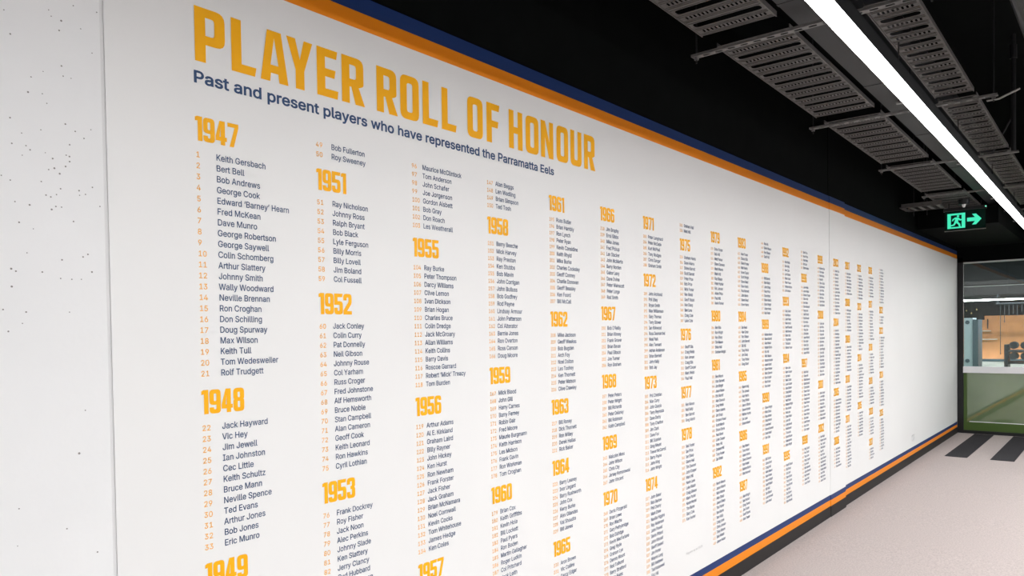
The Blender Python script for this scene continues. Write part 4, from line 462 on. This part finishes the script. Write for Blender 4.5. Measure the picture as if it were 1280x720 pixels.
for i, x in enumerate(struts):
    t = strut(i, x, -1.34 if i != 3 else -1.27, -.29); t['label'] = 'grey slotted steel channel under the cable trays, '+SL[i]
    if i == 3: pipe_strut = t
# bent end bracket on the second strut
t = empty('end_bracket', (5.085, -1.345, 2.83), 'bent light strip of metal at the right end of the second channel', 'bracket')
MB().hexa([(-.015, -.10, .015), (.015, -.10, .015), (.015, 0, -.022), (-.015, 0, -.022), (-.015, -.10, .019), (.015, -.10, .019), (.015, 0, -.018), (-.015, 0, -.018)]).build('bent_strip', M['strut'], t)
MB().box(-.015, .015, 0, .06, -.022, -.018).build('flat_strip', M['strut'], t)

def tray_mesh(width, mod=.173):
    y1 = -.012; y0 = -width+.012; loops = [[(0, -width), (mod, -width), (mod, 0), (0, 0)]]
    loops.append(rr(.022, y0+.006, .067, y1-.006, .020, 4))
    n = int((width-.04)/.0178); p = (width-.045)/n
    for k in range(n):
        a = -width+.026+p*k; loops.append([(.107, a), (.136, a), (.136, a+p*.52), (.107, a+p*.52)])
    mb = MB().prism(loops, lambda a, b, d: (a, b, d), .0015)
    for xx in (.012, .082, .098, .147, .162): mb.box(xx-.0022, xx+.0022, -width+.008, -.008, -.003, .0)   # pressed ridges
    return mb.mesh('tray_module', M['tray'], True)
MODS = {}
def tray(x0, x1, ytop, width, sl, side, label):
    key = (width,)
    if key not in MODS: MODS[key] = tray_mesh(width)
    t = empty('cable_tray', (x0, ytop+OFF(x0, sl), 2.868), label, 'cable tray', side+' row of cable trays')
    t.rotation_euler.z = math.atan(sl)
    L = x1-x0; n = max(1, round(L/.173)); sx = L/n/.173
    for k in range(n):
        o = link('tray_module', MODS[key], t, (k*.173*sx, 0, 0)); o.scale.x = sx
    for y in (0, -width): MB().box(0, L, y-.002, y+.002, -.005, .018).build('side_rail', M['tray'], t)
TL_ = ['behind and above the viewpoint', 'at the top edge of the photo', 'between the first and second channels', 'between the second and third channels', 'between the third and fourth channels', 'short far one before the exit sign']
xs = [-.2]+struts
for i in range(6):
    a = xs[i]+.035; b = xs[i+1]-.13 if i < 5 else 9.95
    if i == 0: a = .4
    tray(a, b, -.402, .342, .018, 'left', 'grey perforated cable tray left of the light, '+TL_[i])
    tray(a, b+(.07), -1.055, .195, .012, 'right', 'narrow grey perforated cable tray right of the light, '+TL_[i])
# tray branch turning to the mural wall
t = empty('ladder_tray', (9.05, -.30, 2.80), 'short steel ladder tray branching to the mural wall by the bulkhead', 'cable tray')
for x in (-.16, .16): MB().box(x-.006, x+.006, -.1, .285, 0, .045).build('side_rail', M['tray'], t)
for k in range(5): MB().box(-.155, .155, -.07+k*.085, -.035+k*.085, .004, .018).build('rung', M['tray'], t)
for k in (0, 1): MB().tube((.17, .10+.13*k, -.05), (.17, .10+.13*k, .9), .005, k=6).build('threaded_rod', M['duct'], t)
# air duct over the light
t = empty('air_duct', (0, -.905, 2.885), 'flat black painted air duct running above the linear light', 'duct')
for k in range(8):
    a = -1+k*1.4; MB().box(a, a+1.385, -.14, .095, 0, .28).build('duct_section', M['duct'], t)
    MB().box(a+1.38, a+1.405, -.142, .097, -.002, .282).build('joint_flange', M['duct'], t)
t.rotation_euler.z = .012
# main linear light (runs slightly askew like the trays)
t = empty('linear_light', (0, -1.222, 2.51), 'long white linear light running the length of the corridor below the cable trays', 'light')
t.rotation_euler.z = .0125
MB().box(-1.0, 11.1, -.031, .031, .012, .07).build('housing', M['frame'], t)
MB().box(-1.0, 11.1, -.030, .030, 0, .0118).build('diffuser', M['led'], t)
for x in (.5, 2.2, 3.9, 5.6, 7.3, 9.0):
    MB().box(x-.012, x+.012, .0375, .10, .055, .063).build('bracket', M['strut'], t); MB().tube((x, .09, .055), (x, .09, .345), .003, k=6).build('hanger', M['duct'], t)
t = empty('linear_light', (0, -3.9, 2.49), 'second linear light, parallel on the far side of the corridor', 'light')
MB().box(-1.9, 11.3, -.075, .075, .012, .07).build('housing', M['frame'], t)
MB().box(-1.9, 11.3, -.07, .07, 0, .0118).build('diffuser', M['led2'], t)
for x in (.5, 3, 6, 9): MB().tube((x, 0, .07), (x, 0, 1.0), .003, k=6).build('hanger', M['duct'], t)

# pipes and ducts at the right
t = pipe_strut
PO = Vector((0, -1.236, .015))
MB().tube((0, 0, 0), (0, 0, .88), .017).build('drop_pipe', M['duct'], t, PO)['label'] = 'thick black vertical pipe'
MB().tube((0, 0, .70), (0, 0, .80), .026).build('coupling', M['duct'], t, PO)
MB().tube((0, .14, .0), (0, 0, .28), .006, k=6).build('brace', M['duct'], t, PO)
t = empty('supply_duct', (8.2, -2.15, 3.15), 'large black duct in the dark above the right row of trays', 'duct')
for k in range(4):
    MB().box(k*1.0, k*1.0+.985, -.55, .55, 0, .45).build('duct_section', M['duct'], t)
    MB().box(k*1.0+.98, k*1.0+1.0, -.57, .57, -.02, .47).build('joint_flange', M['duct'], t)
t = empty('ceiling_pipe', (0, -1.53, 3.0), 'black pipe along the ceiling in the top right corner', 'pipe')
MB().tube((1, 0, 0), (5.6, 0, 0), .03, k=14).build('pipe', M['duct'], t)
for x in (2, 4.6): MB().tube((x, 0, .02), (x, 0, .75), .005, k=6).build('hanger', M['duct'], t)

# sensor
t = empty('ceiling_sensor', (9.15, -.56, 2.81), 'small black sensor with a pale lens above the exit sign', 'sensor')
MB().tube((0, 0, -.0), (0, 0, .05), .05, .055, 16).build('body', M['frame'], t)
MB().tube((0, 0, -.03), (0, 0, -.0), .010, .02, 10).build('lens', M['plastic'], t)

# exit sign
t = empty('exit_sign', (9.3, -.545, 2.56), 'green lit running man exit sign with an arrow, hanging before the bulkhead', 'sign')
MB().box(0, .012, -.19, .19, 0, .21).build('panel', M['exitp'], t)
MB().box(-.004, .016, -.192, .192, -.006, .002).build('edge_strip', M['strut'], t)
MB().box(-.02, .03, -.20, .20, .21, .245).build('housing', M['frame'], t)
MB().tube((.0, -.195, .228), (-.022, -.195, .228), .006, k=10).build('indicator', M['ledgreen'], t)
for y in (-.15, .15): MB().tube((.005, y, .245), (.005, y, .30), .004, k=6).build('hanger', M['duct'], t)
# x runs left to right as seen from the corridor: local y = -x
sg = lambda a, b, d: (-.001-d, -a, b)
fx = -.163+.0; 
def sgl(l): return [(fx+x*.168, .022+y*.162) for x, y in l]
MB().prism([sgl([(0, 0), (1, 0), (1, 1), (0, 1)]), sgl([(.20, .10), (.80, .10), (.80, .88), (.20, .88)])], sg, .001).build('door_pictogram', M['exitg'], t, fix=True)
man = [(.20, .16), (.40, .20), (.50, .36), (.60, .26), (.66, .10), (.74, .10), (.72, .28), (.60, .44), (.62, .58), (.70, .50), (.84, .52), (.83, .60), (.73, .60), (.62, .72), (.44, .74), (.30, .64), (.25, .50), (.32, .49), (.37, .59), (.45, .62), (.40, .44), (.34, .28), (.20, .24)]
mb = MB().prism([sgl(man)], sg, .0016); mb.prism([sgl([(.60+.07*math.cos(a*math.pi/5), .80+.07*math.sin(a*math.pi/5)) for a in range(10)])], sg, .0016)
mb.build('running_man', M['exitg'], t, fix=True)['label'] = 'green running man'
ar = [(.022, .085), (.095, .085), (.068, .048), (.105, .048), (.155, .105), (.105, .162), (.068, .162), (.095, .125), (.022, .125)]
MB().prism([[(x+.0, z) for x, z in ar]], sg, .001).build('arrow', M['exitg'], t, fix=True)['label'] = 'green arrow pointing right'
